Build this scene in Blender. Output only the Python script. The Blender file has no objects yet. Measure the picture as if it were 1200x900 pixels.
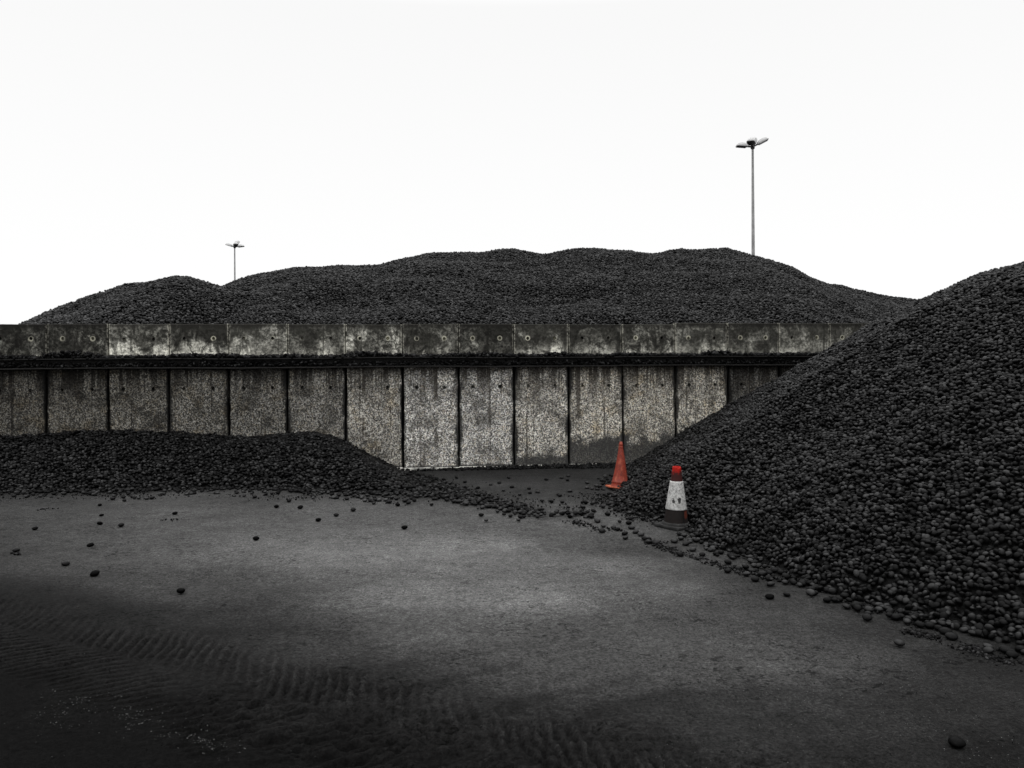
import bpy, bmesh, math, random
import numpy as np
from mathutils import Vector, Matrix, Euler

R = math.radians
rng = np.random.default_rng(7)
random.seed(7)
scene = bpy.context.scene
COL = scene.collection

# ------------------------------------------------------------------ camera model
F = 900.0            # focal length in pixels of the 1200 px wide photograph
HOR = 425.0          # horizon row
ROLL = 0.005
HC = 1.9             # eye height

def ray(px, py):
    u, v = px - 600.0, py - HOR
    return (u - ROLL * v) / F, (v + ROLL * u) / F      # X/Y , -(z-HC)/Y

def g(px, py, z=0.0):
    """point of the ground seen at a pixel of the photograph"""
    a, b = ray(px, py)
    Y = (HC - z) / b
    return np.array([a * Y, Y])

def gpoly(pts):
    return np.array([g(*p) for p in pts])

# ------------------------------------------------------------------ small helpers
def link(o):
    COL.objects.link(o)
    return o

def tag(o, label=None, cat=None, group=None, kind=None):
    if label: o['label'] = label
    if cat: o['category'] = cat
    if group: o['group'] = group
    if kind: o['kind'] = kind
    return o

def empty(name, loc, rot=(0, 0, 0)):
    o = bpy.data.objects.new(name, None)
    o.empty_display_size = 0.2
    o.location = loc
    o.rotation_euler = rot
    return link(o)

def bm_obj(name, bm, mat, parent=None, smooth=False, loc=None, rot=None):
    me = bpy.data.meshes.new(name)
    bm.normal_update()
    bm.to_mesh(me)
    bm.free()
    if smooth:
        me.polygons.foreach_set('use_smooth', [True] * len(me.polygons))
    me.materials.append(mat)
    o = bpy.data.objects.new(name, me)
    if parent: o.parent = parent
    if loc is not None: o.location = loc
    if rot is not None: o.rotation_euler = rot
    return link(o)

def box(bm, x0, x1, y0, y1, z0, z1, bev=0.0):
    r = bmesh.ops.create_cube(bm, size=1.0)
    vs = r['verts']
    for v in vs:
        v.co = Vector(((x0 + x1) / 2 + v.co.x * (x1 - x0), (y0 + y1) / 2 + v.co.y * (y1 - y0), (z0 + z1) / 2 + v.co.z * (z1 - z0)))
    if bev:
        es = list({e for v in vs for e in v.link_edges})
        bmesh.ops.bevel(bm, geom=es, offset=bev, segments=2, profile=0.6, affect='EDGES')

def lathe(bm, prof, n=40, cap=True, wob=None):
    rings = []
    for (r, z) in prof:
        ring = []
        for i in range(n):
            a = 2 * math.pi * i / n
            rr = r * (1 + (wob(a, z) if wob else 0))
            ring.append(bm.verts.new((rr * math.cos(a), rr * math.sin(a), z)))
        rings.append(ring)
    for a, b in zip(rings, rings[1:]):
        for i in range(n):
            bm.faces.new((a[i], a[(i + 1) % n], b[(i + 1) % n], b[i]))
    if cap:
        bm.faces.new(list(reversed(rings[0])))
        bm.faces.new(rings[-1])

# ------------------------------------------------------------------ numpy noise
_perm = np.random.default_rng(11).random((256, 256))
def vnoise(x, y):
    xi, yi = np.floor(x).astype(int), np.floor(y).astype(int)
    fx, fy = x - xi, y - yi
    fx = fx * fx * fx * (fx * (fx * 6 - 15) + 10); fy = fy * fy * fy * (fy * (fy * 6 - 15) + 10)
    a = _perm[xi & 255, yi & 255]; b = _perm[(xi + 1) & 255, yi & 255]
    c = _perm[xi & 255, (yi + 1) & 255]; d = _perm[(xi + 1) & 255, (yi + 1) & 255]
    return (a * (1 - fx) + b * fx) * (1 - fy) + (c * (1 - fx) + d * fx) * fy
def fbm(x, y, oct=4, sc=1.0):
    s, a, t = 0.0, 1.0, 0.0
    x = x * sc; y = y * sc
    for k in range(oct):
        s = s + a * (vnoise(x + 17.3 * k, y - 9.1 * k) - 0.5); t += a
        a *= 0.5; x = x * 2.03 + 0.37 * y * 0; y = y * 2.03
    return s / t * 2
def sstep(a, b, x):
    t = np.clip((x - a) / (b - a), 0, 1)
    return t * t * (3 - 2 * t)
def pl_dist(X, Y, P):
    """distance to an open polyline and signed side (positive = left of travel)"""
    best = np.full(X.shape, 1e9); sgn = np.zeros(X.shape)
    for (ax, ay), (bx, by) in zip(P[:-1], P[1:]):
        dx, dy = bx - ax, by - ay
        t = np.clip(((X - ax) * dx + (Y - ay) * dy) / (dx * dx + dy * dy), 0, 1)
        qx, qy = X - ax - t * dx, Y - ay - t * dy
        d = np.hypot(qx, qy)
        m = d < best
        best = np.where(m, d, best)
        sgn = np.where(m, np.sign(dx * (Y - ay) - dy * (X - ax)), sgn)
    return best, sgn
def inside(X, Y, P):
    c = np.zeros(X.shape, bool)
    n = len(P)
    for i in range(n):
        x0, y0 = P[i]; x1, y1 = P[(i + 1) % n]
        if y0 == y1: continue
        c ^= ((y0 > Y) != (y1 > Y)) & (X < (x1 - x0) * (Y - y0) / (y1 - y0) + x0)
    return c
def smin(a, b, k):
    return -np.logaddexp(-k * a, -k * b) / k
def lin(v):
    v = np.asarray(v, float) / 255.0
    return np.where(v <= 0.04045, v / 12.92, ((v + 0.055) / 1.055) ** 2.4)

# ------------------------------------------------------------------ node helper
class NT:
    def __init__(self, name):
        self.m = bpy.data.materials.new(name); self.m.use_nodes = True
        self.t = self.m.node_tree; self.t.nodes.clear()
        self.out = self.n('ShaderNodeOutputMaterial')
        self.b = self.n('ShaderNodeBsdfPrincipled')
        self.l(self.b.outputs[0], self.out.inputs[0])
    def n(self, typ, **kw):
        o = self.t.nodes.new(typ)
        for k, v in kw.items(): setattr(o, k, v)
        return o
    def l(self, a, b): self.t.links.new(a, b)
    def put(self, sock, v):
        if isinstance(v, bpy.types.NodeSocket): self.l(v, sock)
        else:
            if sock.type == 'RGBA' and isinstance(v, (tuple, list)) and len(v) == 3: v = (*v, 1)
            sock.default_value = v
    def math(self, op, a, b=0.5, clamp=False):
        o = self.n('ShaderNodeMath', operation=op, use_clamp=clamp)
        self.put(o.inputs[0], a); self.put(o.inputs[1], b)
        return o.outputs[0]
    def mix(self, f, a, b, mode='MIX'):
        o = self.n('ShaderNodeMix', data_type='RGBA', blend_type=mode)
        self.put(o.inputs[0], f); self.put(o.inputs[6], a); self.put(o.inputs[7], b)
        return o.outputs[2]
    def mixf(self, f, a, b):
        o = self.n('ShaderNodeMix', data_type='FLOAT')
        self.put(o.inputs[0], f); self.put(o.inputs[2], a); self.put(o.inputs[3], b)
        return o.outputs[0]
    def rng(self, v, a, b, c=0.0, d=1.0, smooth=True):
        o = self.n('ShaderNodeMapRange', interpolation_type='SMOOTHSTEP' if smooth else 'LINEAR')
        self.put(o.inputs[0], v); self.put(o.inputs[1], a); self.put(o.inputs[2], b); self.put(o.inputs[3], c); self.put(o.inputs[4], d)
        return o.outputs[0]
    def noise(self, vec, sc, det=3, rough=0.55, dist=0.0):
        o = self.n('ShaderNodeTexNoise')
        if vec is not None: self.l(vec, o.inputs['Vector'])
        o.inputs['Scale'].default_value = sc; o.inputs['Detail'].default_value = det
        o.inputs['Roughness'].default_value = rough; o.inputs['Distortion'].default_value = dist
        return o.outputs[0]
    def voro(self, vec, sc, feat='F1', out=0):
        o = self.n('ShaderNodeTexVoronoi', feature=feat)
        if vec is not None: self.l(vec, o.inputs['Vector'])
        o.inputs['Scale'].default_value = sc
        return o.outputs[out]
    def map(self, vec, sc=(1, 1, 1), loc=(0, 0, 0)):
        o = self.n('ShaderNodeMapping')
        self.l(vec, o.inputs[0]); self.put(o.inputs[1], loc); self.put(o.inputs[3], sc)
        return o.outputs[0]
    def bump(self, h, s=0.3, d=0.01):
        o = self.n('ShaderNodeBump'); o.inputs['Strength'].default_value = s; o.inputs['Distance'].default_value = d
        self.l(h, o.inputs['Height']); self.l(o.outputs[0], self.b.inputs['Normal'])
    def fin(self, col=None, rough=None, spec=None, metal=None):
        if col is not None: self.put(self.b.inputs['Base Color'], col)
        if rough is not None: self.put(self.b.inputs['Roughness'], rough)
        if spec is not None: self.put(self.b.inputs['Specular IOR Level'], spec)
        if metal is not None: self.put(self.b.inputs['Metallic'], metal)
        return self.m

def sep(nt, v):
    o = nt.n('ShaderNodeSeparateXYZ'); nt.l(v, o.inputs[0]); return o.outputs
def objc(nt):
    return nt.n('ShaderNodeTexCoord').outputs['Object']
def pos(nt):
    return nt.n('ShaderNodeNewGeometry').outputs['Position']

# ------------------------------------------------------------------ materials
def mat_coal():
    nt = NT('coal')
    oi = nt.n('ShaderNodeObjectInfo')
    p = objc(nt)
    big = nt.noise(p, 30, 3, 0.6)
    fine = nt.noise(p, 220, 2, 0.6)
    oc = nt.n('ShaderNodeSeparateColor'); nt.l(oi.outputs['Color'], oc.inputs[0])
    v = nt.math('MULTIPLY', nt.rng(oi.outputs['Random'], 0, 1, 0.0012, 0.0065, False), oc.outputs[0])
    v = nt.math('MULTIPLY', v, nt.rng(big, 0.3, 0.7, 0.65, 1.35))
    c = nt.n('ShaderNodeCombineColor')
    nt.l(v, c.inputs[0]); nt.l(v, c.inputs[1]); nt.l(nt.math('MULTIPLY', v, 1.03), c.inputs[2])
    nt.bump(fine, 0.35, 0.002)
    return nt.fin(c.outputs[0], nt.rng(big, 0.3, 0.7, 0.30, 0.58), nt.math('MULTIPLY', nt.rng(oi.outputs['Random'], 0.45, 1.0, 0.05, 0.22), oc.outputs[0]))
def mat_fines():
    nt = NT('coal_fines')
    p = pos(nt)
    v = nt.noise(p, 60, 4, 0.7)
    nt.bump(v, 0.8, 0.02)
    return nt.fin(nt.mix(v, (0.0015, 0.0015, 0.0015), (0.005, 0.005, 0.005)), 0.95, 0.1)
def mat_ground():
    nt = NT('dusty_yard_concrete')
    p = pos(nt)
    at = nt.n('ShaderNodeAttribute', attribute_name='dirt_vignette')
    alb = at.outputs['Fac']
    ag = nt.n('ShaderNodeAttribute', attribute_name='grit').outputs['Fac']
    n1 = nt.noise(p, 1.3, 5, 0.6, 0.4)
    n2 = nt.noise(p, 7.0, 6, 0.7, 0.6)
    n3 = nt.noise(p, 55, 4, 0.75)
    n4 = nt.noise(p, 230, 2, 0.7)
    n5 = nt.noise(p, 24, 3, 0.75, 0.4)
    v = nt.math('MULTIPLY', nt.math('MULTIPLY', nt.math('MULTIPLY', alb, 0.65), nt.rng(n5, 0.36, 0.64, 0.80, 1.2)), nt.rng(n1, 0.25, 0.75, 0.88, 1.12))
    v = nt.math('MULTIPLY', v, nt.rng(n2, 0.32, 0.68, 0.84, 1.16))
    v = nt.math('MULTIPLY', v, nt.rng(n3, 0.38, 0.62, 0.58, 1.42, False))
    v = nt.math('MULTIPLY', v, nt.rng(n4, 0.36, 0.64, 0.6, 1.45, False))
    # worn patches where pale aggregate grins through the dust
    worn = nt.math('MULTIPLY', nt.rng(nt.noise(p, 1.9, 3, 0.6, 0.6), 0.52, 0.68), nt.rng(nt.noise(p, 120, 2, 0.8), 0.56, 0.66))
    v = nt.math('MULTIPLY', v, nt.math('ADD', 1.0, nt.math('MULTIPLY', worn, 1.5)))
    # dark cracked crumbs of caked dust, lying in elongated scuffs
    sc = nt.math('MULTIPLY', nt.rng(nt.noise(nt.map(p, (1, 1.6, 1), (3, 1, 0)), 1.5, 3, 0.6, 0.8), 0.48, 0.60),
                 nt.rng(nt.noise(nt.map(p, (1, 1.3, 1)), 15, 4, 0.7, 1.2), 0.54, 0.61))
    v = nt.math('MULTIPLY', v, nt.math('SUBTRACT', 1.0, nt.math('MULTIPLY', sc, 0.66)))
    # scattered pale chips of grit
    vo = nt.n('ShaderNodeTexVoronoi'); nt.l(p, vo.inputs['Vector']); vo.inputs['Scale'].default_value = 130
    chip = nt.math('MULTIPLY', nt.math('LESS_THAN', vo.outputs['Distance'], 0.30),
                   nt.math('GREATER_THAN', sep(nt, vo.outputs['Color'])[0], nt.math('SUBTRACT', 1.0, nt.math('MULTIPLY', ag, nt.rng(nt.noise(p, 9, 3, 0.7), 0.45, 0.62)))))
    v = nt.mixf(chip, v, nt.rng(sep(nt, vo.outputs['Color'])[1], 0, 1, 0.04, 0.22))
    c = nt.n('ShaderNodeCombineColor')
    nt.l(v, c.inputs[0]); nt.l(nt.math('MULTIPLY', v, 0.995), c.inputs[1]); nt.l(nt.math('MULTIPLY', v, 0.985), c.inputs[2])
    nt.bump(nt.math('ADD', nt.math('MULTIPLY', n3, 1.0), nt.math('MULTIPLY', n4, 0.5)), 0.9, 0.016)
    return nt.fin(c.outputs[0], 0.95, 0.04)

def mat_lower():
    nt = NT('exposed_aggregate_concrete')
    oi = nt.n('ShaderNodeObjectInfo'); rgb = nt.n('ShaderNodeSeparateColor'); nt.l(oi.outputs['Color'], rgb.inputs[0])
    tone, damp, warm = rgb.outputs
    p = objc(nt); w = pos(nt); x, y, z = sep(nt, p)
    grain = nt.noise(w, 40, 4, 0.75)
    grain2 = nt.noise(w, 75, 2, 0.6)
    g1 = nt.rng(nt.math('ADD', nt.math('MULTIPLY', grain, 0.75), nt.math('MULTIPLY', grain2, 0.35)), 0.46, 0.61)
    cell = nt.n('ShaderNodeTexVoronoi'); nt.l(w, cell.inputs['Vector']); cell.inputs['Scale'].default_value = 52
    cc = sep(nt, cell.outputs['Color'])
    light = nt.mix(nt.rng(cc[0], 0, 1, 0, 1), (0.52, 0.51, 0.48), (0.70, 0.70, 0.685))
    light = nt.mix(nt.math('MULTIPLY', nt.math('GREATER_THAN', cc[1], 0.78), 0.6), light, (0.36, 0.30, 0.20))
    light = nt.mix(nt.math('MULTIPLY', nt.math('GREATER_THAN', cc[2], 0.66), 0.8), light, (0.10, 0.10, 0.104))
    c = nt.mix(g1, (0.030, 0.029, 0.027), light)
    c = nt.mix(warm, c, nt.mix(1.0, c, (1.0, 0.965, 0.885), 'MULTIPLY'))
    # big mottling
    blot = nt.noise(w, 2.6, 5, 0.65, 0.5)
    c = nt.mix(nt.rng(blot, 0.34, 0.55, 0.66, 0.0), c, (0.030, 0.029, 0.026), 'MIX')
    c = nt.mix(nt.math('MULTIPLY', nt.rng(nt.noise(w, 3.7, 4, 0.6, 0.4), 0.5, 0.72), nt.math('MULTIPLY', warm, 0.8)), c, nt.mix(1.0, c, (1.0, 0.88, 0.68), 'MULTIPLY'))
    # run-off streaks below the beam, plus the shading under it painted as a band
    sv = nt.noise(nt.map(w, (7, 7, 0.22)), 1.0, 4, 0.72, 0.1)
    reach = nt.noise(nt.map(w, (5, 5, 0.0), (4, 0, 0)), 1.0, 2, 0.5)
    top = nt.rng(nt.math('SUBTRACT', z, nt.math('MULTIPLY', reach, -0.5)), 1.25, 2.15)
    st = nt.math('MULTIPLY', nt.rng(sv, 0.455, 0.535), top, True)
    st = nt.math('MAXIMUM', st, nt.rng(z, 1.66, 1.86, 0.0, 0.85))
    c = nt.mix(nt.math('MULTIPLY', st, 0.93), c, (0.022, 0.019, 0.016))
    # long vertical drip lines
    dr = nt.math('MULTIPLY', nt.rng(nt.noise(nt.map(w, (16, 16, 0.12), (9, 0, 0)), 1.0, 2, 0.6), 0.58, 0.66), nt.rng(nt.noise(nt.map(w, (6, 6, 1.2), (1, 7, 3)), 1.0, 2, 0.5), 0.4, 0.6))
    c = nt.mix(nt.math('MULTIPLY', dr, 0.75), c, (0.028, 0.024, 0.020))
    # black grime along the joints
    c = nt.mix(nt.rng(nt.noise(w, 11, 4, 0.7, 0.6), 0.60, 0.70, 0.0, 0.7), c, (0.030, 0.028, 0.026))
    edge = nt.math('SUBTRACT', 0.5, nt.math('ABSOLUTE', nt.math('SUBTRACT', x, 0.5)))
    en = nt.noise(nt.map(w, (5, 5, 2.2)), 1.0, 5, 0.7)
    ew = nt.rng(en, 0.34, 0.68, 0.012, 0.12)
    em = nt.rng(edge, nt.math('MULTIPLY', ew, 0.35), ew, 1.0, 0.0)
    c = nt.mix(nt.math('MULTIPLY', em, 0.92), c, (0.012, 0.012, 0.012))
    hx = nt.math('SUBTRACT', nt.math('ABSOLUTE', nt.math('SUBTRACT', x, 0.5)), 0.245); hz = nt.math('SUBTRACT', z, 1.472)
    hr = nt.math('ADD', nt.math('SQRT', nt.math('ADD', nt.math('MULTIPLY', hx, hx), nt.math('MULTIPLY', hz, hz))), nt.math('MULTIPLY', nt.math('SUBTRACT', grain, 0.5), 0.05))
    c = nt.mix(nt.math('MULTIPLY', nt.rng(hr, 0.024, 0.046, 0.9, 0.0), nt.rng(nt.noise(w, 2.7, 2, 0.5), 0.35, 0.6)), c, (0.010, 0.010, 0.009))
    # splash zone at the foot
    dn = nt.noise(w, 4.5, 5, 0.65, 0.3)
    dh = nt.math('MULTIPLY', damp, nt.rng(dn, 0.3, 0.7, 0.7, 1.25))
    dm = nt.rng(z, nt.math('MULTIPLY', dh, 0.75), nt.math('ADD', dh, 0.03), 0.90, 0.0)
    c = nt.mix(dm, c, (0.026, 0.026, 0.026))
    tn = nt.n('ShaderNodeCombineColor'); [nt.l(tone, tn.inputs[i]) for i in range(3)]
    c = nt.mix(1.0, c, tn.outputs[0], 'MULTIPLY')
    nt.bump(nt.math('ADD', g1, nt.math('MULTIPLY', blot, 0.6)), 0.7, 0.012)
    return nt.fin(c, 0.92, 0.15)

def mat_upper():
    nt = NT('weathered_smooth_concrete')
    oi = nt.n('ShaderNodeObjectInfo'); rgb = nt.n('ShaderNodeSeparateColor'); nt.l(oi.outputs['Color'], rgb.inputs[0])
    tone, algae, pale = rgb.outputs
    p = objc(nt); w = pos(nt); x, y, z = sep(nt, p)
    a = nt.noise(w, 2.2, 5, 0.65, 0.6)
    f = nt.noise(w, 22, 4, 0.7)
    ff = nt.noise(w, 90, 2, 0.7)
    base = nt.mix(nt.rng(a, 0.42, 0.60), (0.16, 0.157, 0.143), (0.60, 0.592, 0.54))
    base = nt.mix(nt.rng(f, 0.38, 0.60, 0.75, 0.0), base, (0.07, 0.07, 0.058))
    base = nt.mix(nt.rng(ff, 0.40, 0.58, 0.5, 0.0), base, (0.06, 0.06, 0.055))
    # pale salts towards the lower edge
    sn = nt.math('MULTIPLY', nt.rng(nt.math('ADD', z, nt.math('MULTIPLY', nt.noise(w, 5, 4, 0.7), 0.5)), 0.34, 0.60, 1.0, 0.0), nt.rng(nt.noise(w, 14, 4, 0.75), 0.38, 0.62))
    base = nt.mix(nt.math('MULTIPLY', sn, pale), base, (0.62, 0.61, 0.55))
    # black algae from the top edge
    al = nt.rng(nt.math('ADD', nt.math('MULTIPLY', nt.noise(nt.map(w, (3.0, 3.0, 1.7), (2, 5, 1)), 1.0, 5, 0.7, 0.5), 1.1), nt.math('MULTIPLY', z, 0.32)), 0.50, 0.66)
    base = nt.mix(nt.math('MULTIPLY', nt.math('MULTIPLY', al, algae), nt.rng(f, 0.3, 0.6, 1.0, 0.78)), base, (0.022, 0.0215, 0.019))
    sv = nt.rng(nt.noise(nt.map(w, (11, 11, 0.4)), 1.0, 3, 0.6), 0.56, 0.68)
    base = nt.mix(nt.math('MULTIPLY', sv, 0.6), base, (0.035, 0.034, 0.030))
    sp = nt.rng(nt.noise(w, 4.2, 6, 0.74, 0.9), 0.52, 0.58)
    base = nt.mix(nt.math('MULTIPLY', nt.math('MULTIPLY', sp, algae), 0.85), base, (0.022, 0.0215, 0.019))
    lip = nt.rng(nt.math('ADD', nt.math('SUBTRACT', z, 0.10), nt.math('MULTIPLY', nt.noise(nt.map(w, (5, 5, 1.2)), 1.0, 5, 0.75), 0.34)), 0.61, 0.70)
    base = nt.mix(nt.math('MULTIPLY', lip, 0.85), base, (0.03, 0.029, 0.026))
    # pale arrises and rims round the lifting holes
    edge = nt.math('SUBTRACT', 0.5, nt.math('ABSOLUTE', nt.math('SUBTRACT', x, 0.5)))
    base = nt.mix(nt.math('MULTIPLY', nt.rng(edge, 0.012, 0.035, 0.65, 0.0), nt.rng(f, 0.4, 0.6)), base, (0.44, 0.43, 0.38))
    hx = nt.math('SUBTRACT', nt.math('ABSOLUTE', nt.math('SUBTRACT', x, 0.5)), 0.245)
    hz = nt.math('SUBTRACT', z, 0.385)
    hr = nt.math('SQRT', nt.math('ADD', nt.math('MULTIPLY', hx, hx), nt.math('MULTIPLY', hz, hz)))
    base = nt.mix(nt.math('MULTIPLY', nt.rng(hr, 0.034, 0.055, 0.8, 0.0), nt.rng(nt.noise(w, 3.3, 2, 0.5), 0.42, 0.55)), base, (0.45, 0.44, 0.37))
    # coal dust piled at the foot of the band
    cn = nt.noise(nt.map(w, (3, 3, 0)), 1.0, 4, 0.6)
    cd = nt.rng(nt.math('SUBTRACT', z, nt.math('MULTIPLY', nt.rng(cn, 0.45, 0.7), 0.10)), 0.0, 0.05, 0.9, 0.0)
    base = nt.mix(cd, base, (0.014, 0.014, 0.014))
    gm = nt.n('ShaderNodeGamma'); nt.l(base, gm.inputs[0]); gm.inputs[1].default_value = 1.3; base = gm.outputs[0]
    tone = nt.math('MULTIPLY', tone, 1.85)
    tn = nt.n('ShaderNodeCombineColor'); [nt.l(tone, tn.inputs[i]) for i in range(3)]
    base = nt.mix(1.0, base, tn.outputs[0], 'MULTIPLY')
    nt.bump(nt.math('ADD', f, nt.math('MULTIPLY', ff, 0.5)), 0.3, 0.005)
    return nt.fin(base, 0.92, 0.12)

def mat_plain(name, c0, c1, sc=12, rough=0.7, spec=0.3, metal=0.0, bump=0.2):
    nt = NT(name)
    n = nt.noise(objc(nt), sc, 4, 0.65)
    if bump: nt.bump(n, bump, 0.004)
    return nt.fin(nt.mix(nt.rng(n, 0.3, 0.7), c0, c1), rough, spec, metal)

M_COAL, M_FINES, M_GROUND = mat_coal(), mat_fines(), mat_ground()
M_LOW, M_UP = mat_lower(), mat_upper()
M_BEAM = mat_plain('grimy_black_steel', (0.005, 0.005, 0.005), (0.013, 0.012, 0.011), 20, 0.75, 0.25)
M_FOOT = mat_plain('pale_footing_concrete', (0.16, 0.16, 0.15), (0.62, 0.61, 0.56), 9, 0.9, 0.2)
M_MAST = mat_plain('galvanised_steel', (0.20, 0.20, 0.20), (0.30, 0.30, 0.30), 3, 0.55, 0.4, 0.2, 0)
M_LAMP = mat_plain('grey_lamp_casing', (0.30, 0.30, 0.30), (0.42, 0.42, 0.42), 5, 0.5, 0.4, 0.0, 0)
M_DARK = mat_plain('dark_steel', (0.012, 0.012, 0.012), (0.02, 0.02, 0.02), 5, 0.5, 0.4, 0.0, 0)
M_GLASS = mat_plain('dark_lamp_glass', (0.008, 0.008, 0.009), (0.012, 0.012, 0.012), 5, 0.25, 0.4, 0.0, 0)

# ------------------------------------------------------------------ world, sun, camera
SUN_EL, SUN_AZ = R(58), R(205)       # azimuth clockwise from +Y: behind the camera, a little to the left
w = bpy.data.worlds.new('World'); scene.world = w; w.use_nodes = True
nt = w.node_tree; nt.nodes.clear()
sky = nt.nodes.new('ShaderNodeTexSky'); sky.sky_type = 'NISHITA'; sky.sun_disc = False
sky.sun_elevation = SUN_EL; sky.sun_rotation = SUN_AZ; sky.dust_density = 4.0; sky.air_density = 1.5
bw = nt.nodes.new('ShaderNodeRGBToBW'); nt.links.new(sky.outputs[0], bw.inputs[0])
mr = nt.nodes.new('ShaderNodeMapRange')          # closed cloud deck: nearly even, a little brighter where the clear sky would be
nt.links.new(bw.outputs[0], mr.inputs[0])
mr.inputs[1].default_value = 0.5; mr.inputs[2].default_value = 9.0; mr.inputs[3].default_value = 9.55; mr.inputs[4].default_value = 10.2
# overcast deck: the zenith is brighter than the horizon (CIE overcast sky)
tcw = nt.nodes.new('ShaderNodeTexCoord'); sx = nt.nodes.new('ShaderNodeSeparateXYZ'); nt.links.new(tcw.outputs['Generated'], sx.inputs[0])
zr = nt.nodes.new('ShaderNodeMapRange'); nt.links.new(sx.outputs[2], zr.inputs[0])
zr.inputs[1].default_value = 0.42; zr.inputs[2].default_value = 0.95; zr.inputs[3].default_value = 1.0; zr.inputs[4].default_value = 3.2
mu = nt.nodes.new('ShaderNodeMath'); mu.operation = 'MULTIPLY'; nt.links.new(mr.outputs[0], mu.inputs[0]); nt.links.new(zr.outputs[0], mu.inputs[1])
z2 = nt.nodes.new('ShaderNodeMapRange'); nt.links.new(sx.outputs[2], z2.inputs[0])
z2.inputs[1].default_value = 0.0; z2.inputs[2].default_value = 0.40; z2.inputs[3].default_value = 1.05; z2.inputs[4].default_value = 0.975
mu2 = nt.nodes.new('ShaderNodeMath'); mu2.operation = 'MULTIPLY'; nt.links.new(mu.outputs[0], mu2.inputs[0]); nt.links.new(z2.outputs[0], mu2.inputs[1]); mu = mu2
bg = nt.nodes.new('ShaderNodeBackground'); nt.links.new(mu.outputs[0], bg.inputs[0]); bg.inputs[1].default_value = 0.1
wo = nt.nodes.new('ShaderNodeOutputWorld'); nt.links.new(bg.outputs[0], wo.inputs[0])

sd = bpy.data.lights.new('sun', 'SUN'); sd.energy = 0.5; sd.angle = R(30); sd.color = (1.0, 0.98, 0.95)
so = link(bpy.data.objects.new('sun', sd))
sdir = Vector((math.sin(SUN_AZ) * math.cos(SUN_EL), math.cos(SUN_AZ) * math.cos(SUN_EL), math.sin(SUN_EL)))
so.rotation_euler = sdir.to_track_quat('Z', 'Y').to_euler()
so.location = sdir * 60

cd = bpy.data.cameras.new('camera'); cam = link(bpy.data.objects.new('camera', cd)); scene.camera = cam
cd.sensor_width = 36; cd.lens = 36 * F / 1200; cd.shift_y = -(450 - HOR) / 1200
cd.clip_start = 0.05; cd.clip_end = 3000
cam.location = (0, 0, HC)
cam.rotation_euler = (Matrix.Rotation(R(90), 3, 'X') @ Matrix.Rotation(-ROLL, 3, 'Z')).to_euler()
vs = scene.view_settings
vs.view_transform = 'Standard'; vs.look = 'None'; vs.exposure = 0.0; vs.gamma = 1.0; vs.use_curve_mapping = False

# ------------------------------------------------------------------ the wall line
TH, WX0, WY0 = R(5.88), -7.92, 13.05
CT, ST = math.cos(TH), math.sin(TH)
def wall_k(X, Y): return (X - WX0) * CT + (Y - WY0) * ST
def wall_d(X, Y): return -(X - WX0) * ST + (Y - WY0) * CT       # distance behind the wall's front
WALL_TOP, BEAM0, BEAM1 = 2.60, 1.83, 2.0
UP0 = 1.96

# ------------------------------------------------------------------ heap shapes
TOE_R = np.array([(3.6, 17.5), (2.6, 15.2), (2.15, 14.1), (1.85, 12.9), (1.62, 11.7), (1.42, 10.9), (1.36, 10.3), (1.50, 9.6), (1.90, 8.9), (2.12, 7.9), (2.35, 7.0), (2.65, 6.2), (3.0, 5.55), (3.45, 5.0), (4.3, 4.45), (5.6, 4.1), (8.5, 3.9), (15, 3.8)])
def h_right(X, Y):
    wob = 0.10 * fbm(X, Y, 3, 1.1) + 0.08 * fbm(X, Y, 2, 5.0)
    d, s = pl_dist(X, Y, TOE_R)
    d = d * s + wob
    T = 3.50 - 0.45 * np.maximum(Y - 16.2, 0) - 0.25 * np.maximum(8 - Y, 0) + 0.10 * fbm(X + 5, Y, 3, 0.5)
    a = 0.605 * d + 0.10 * fbm(X, Y, 3, 0.55) * sstep(0.3, 2, d)
    h = smin(a, T, 3.6)
    return np.where(d > 0, h, -0.05 + 0.3 * d)

TOE_L = gpoly([(-260, 577), (-120, 577), (0, 577), (100, 576), (200, 574), (300, 573), (400, 577), (470, 581), (520, 583), (560, 590), (600, 599), (643, 604),
               (625, 596), (590, 586), (545, 573), (505, 561), (480, 553)])
_capx = [-300, 0, 100, 200, 240, 267, 300, 330, 350, 370, 390, 405, 420, 435, 450, 470, 500, 700]
_capy = [503, 504, 503, 504, 507, 511, 512, 511, 509, 507, 509, 514, 521, 529, 538, 547, 552, 552]
def h_left(X, Y):
    d, s = pl_dist(X, Y, TOE_L)
    d = d * s + 0.05 * fbm(X, Y, 3, 2.2) + 0.06 * fbm(X, Y, 2, 7.0)
    k = wall_k(X, Y)
    # top of the heap where it leans on the wall
    kk = np.linspace(-6, 16, 200); wx = WX0 + kk * CT; wy = WY0 + kk * ST
    px = 600 + F * wx / wy
    zc = HC - (np.interp(px, _capx, _capy) - HOR + ROLL * (px - 600)) / F * wy
    cap = np.interp(k, kk, zc)
    h = smin(0.52 * d, cap + 0.02, 9.0) + 0.03 * fbm(X, Y, 3, 1.5) * sstep(0.1, 0.5, d)
    return np.where(d > 0, np.maximum(h, 0.012), -0.05 + 0.3 * d)

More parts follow.
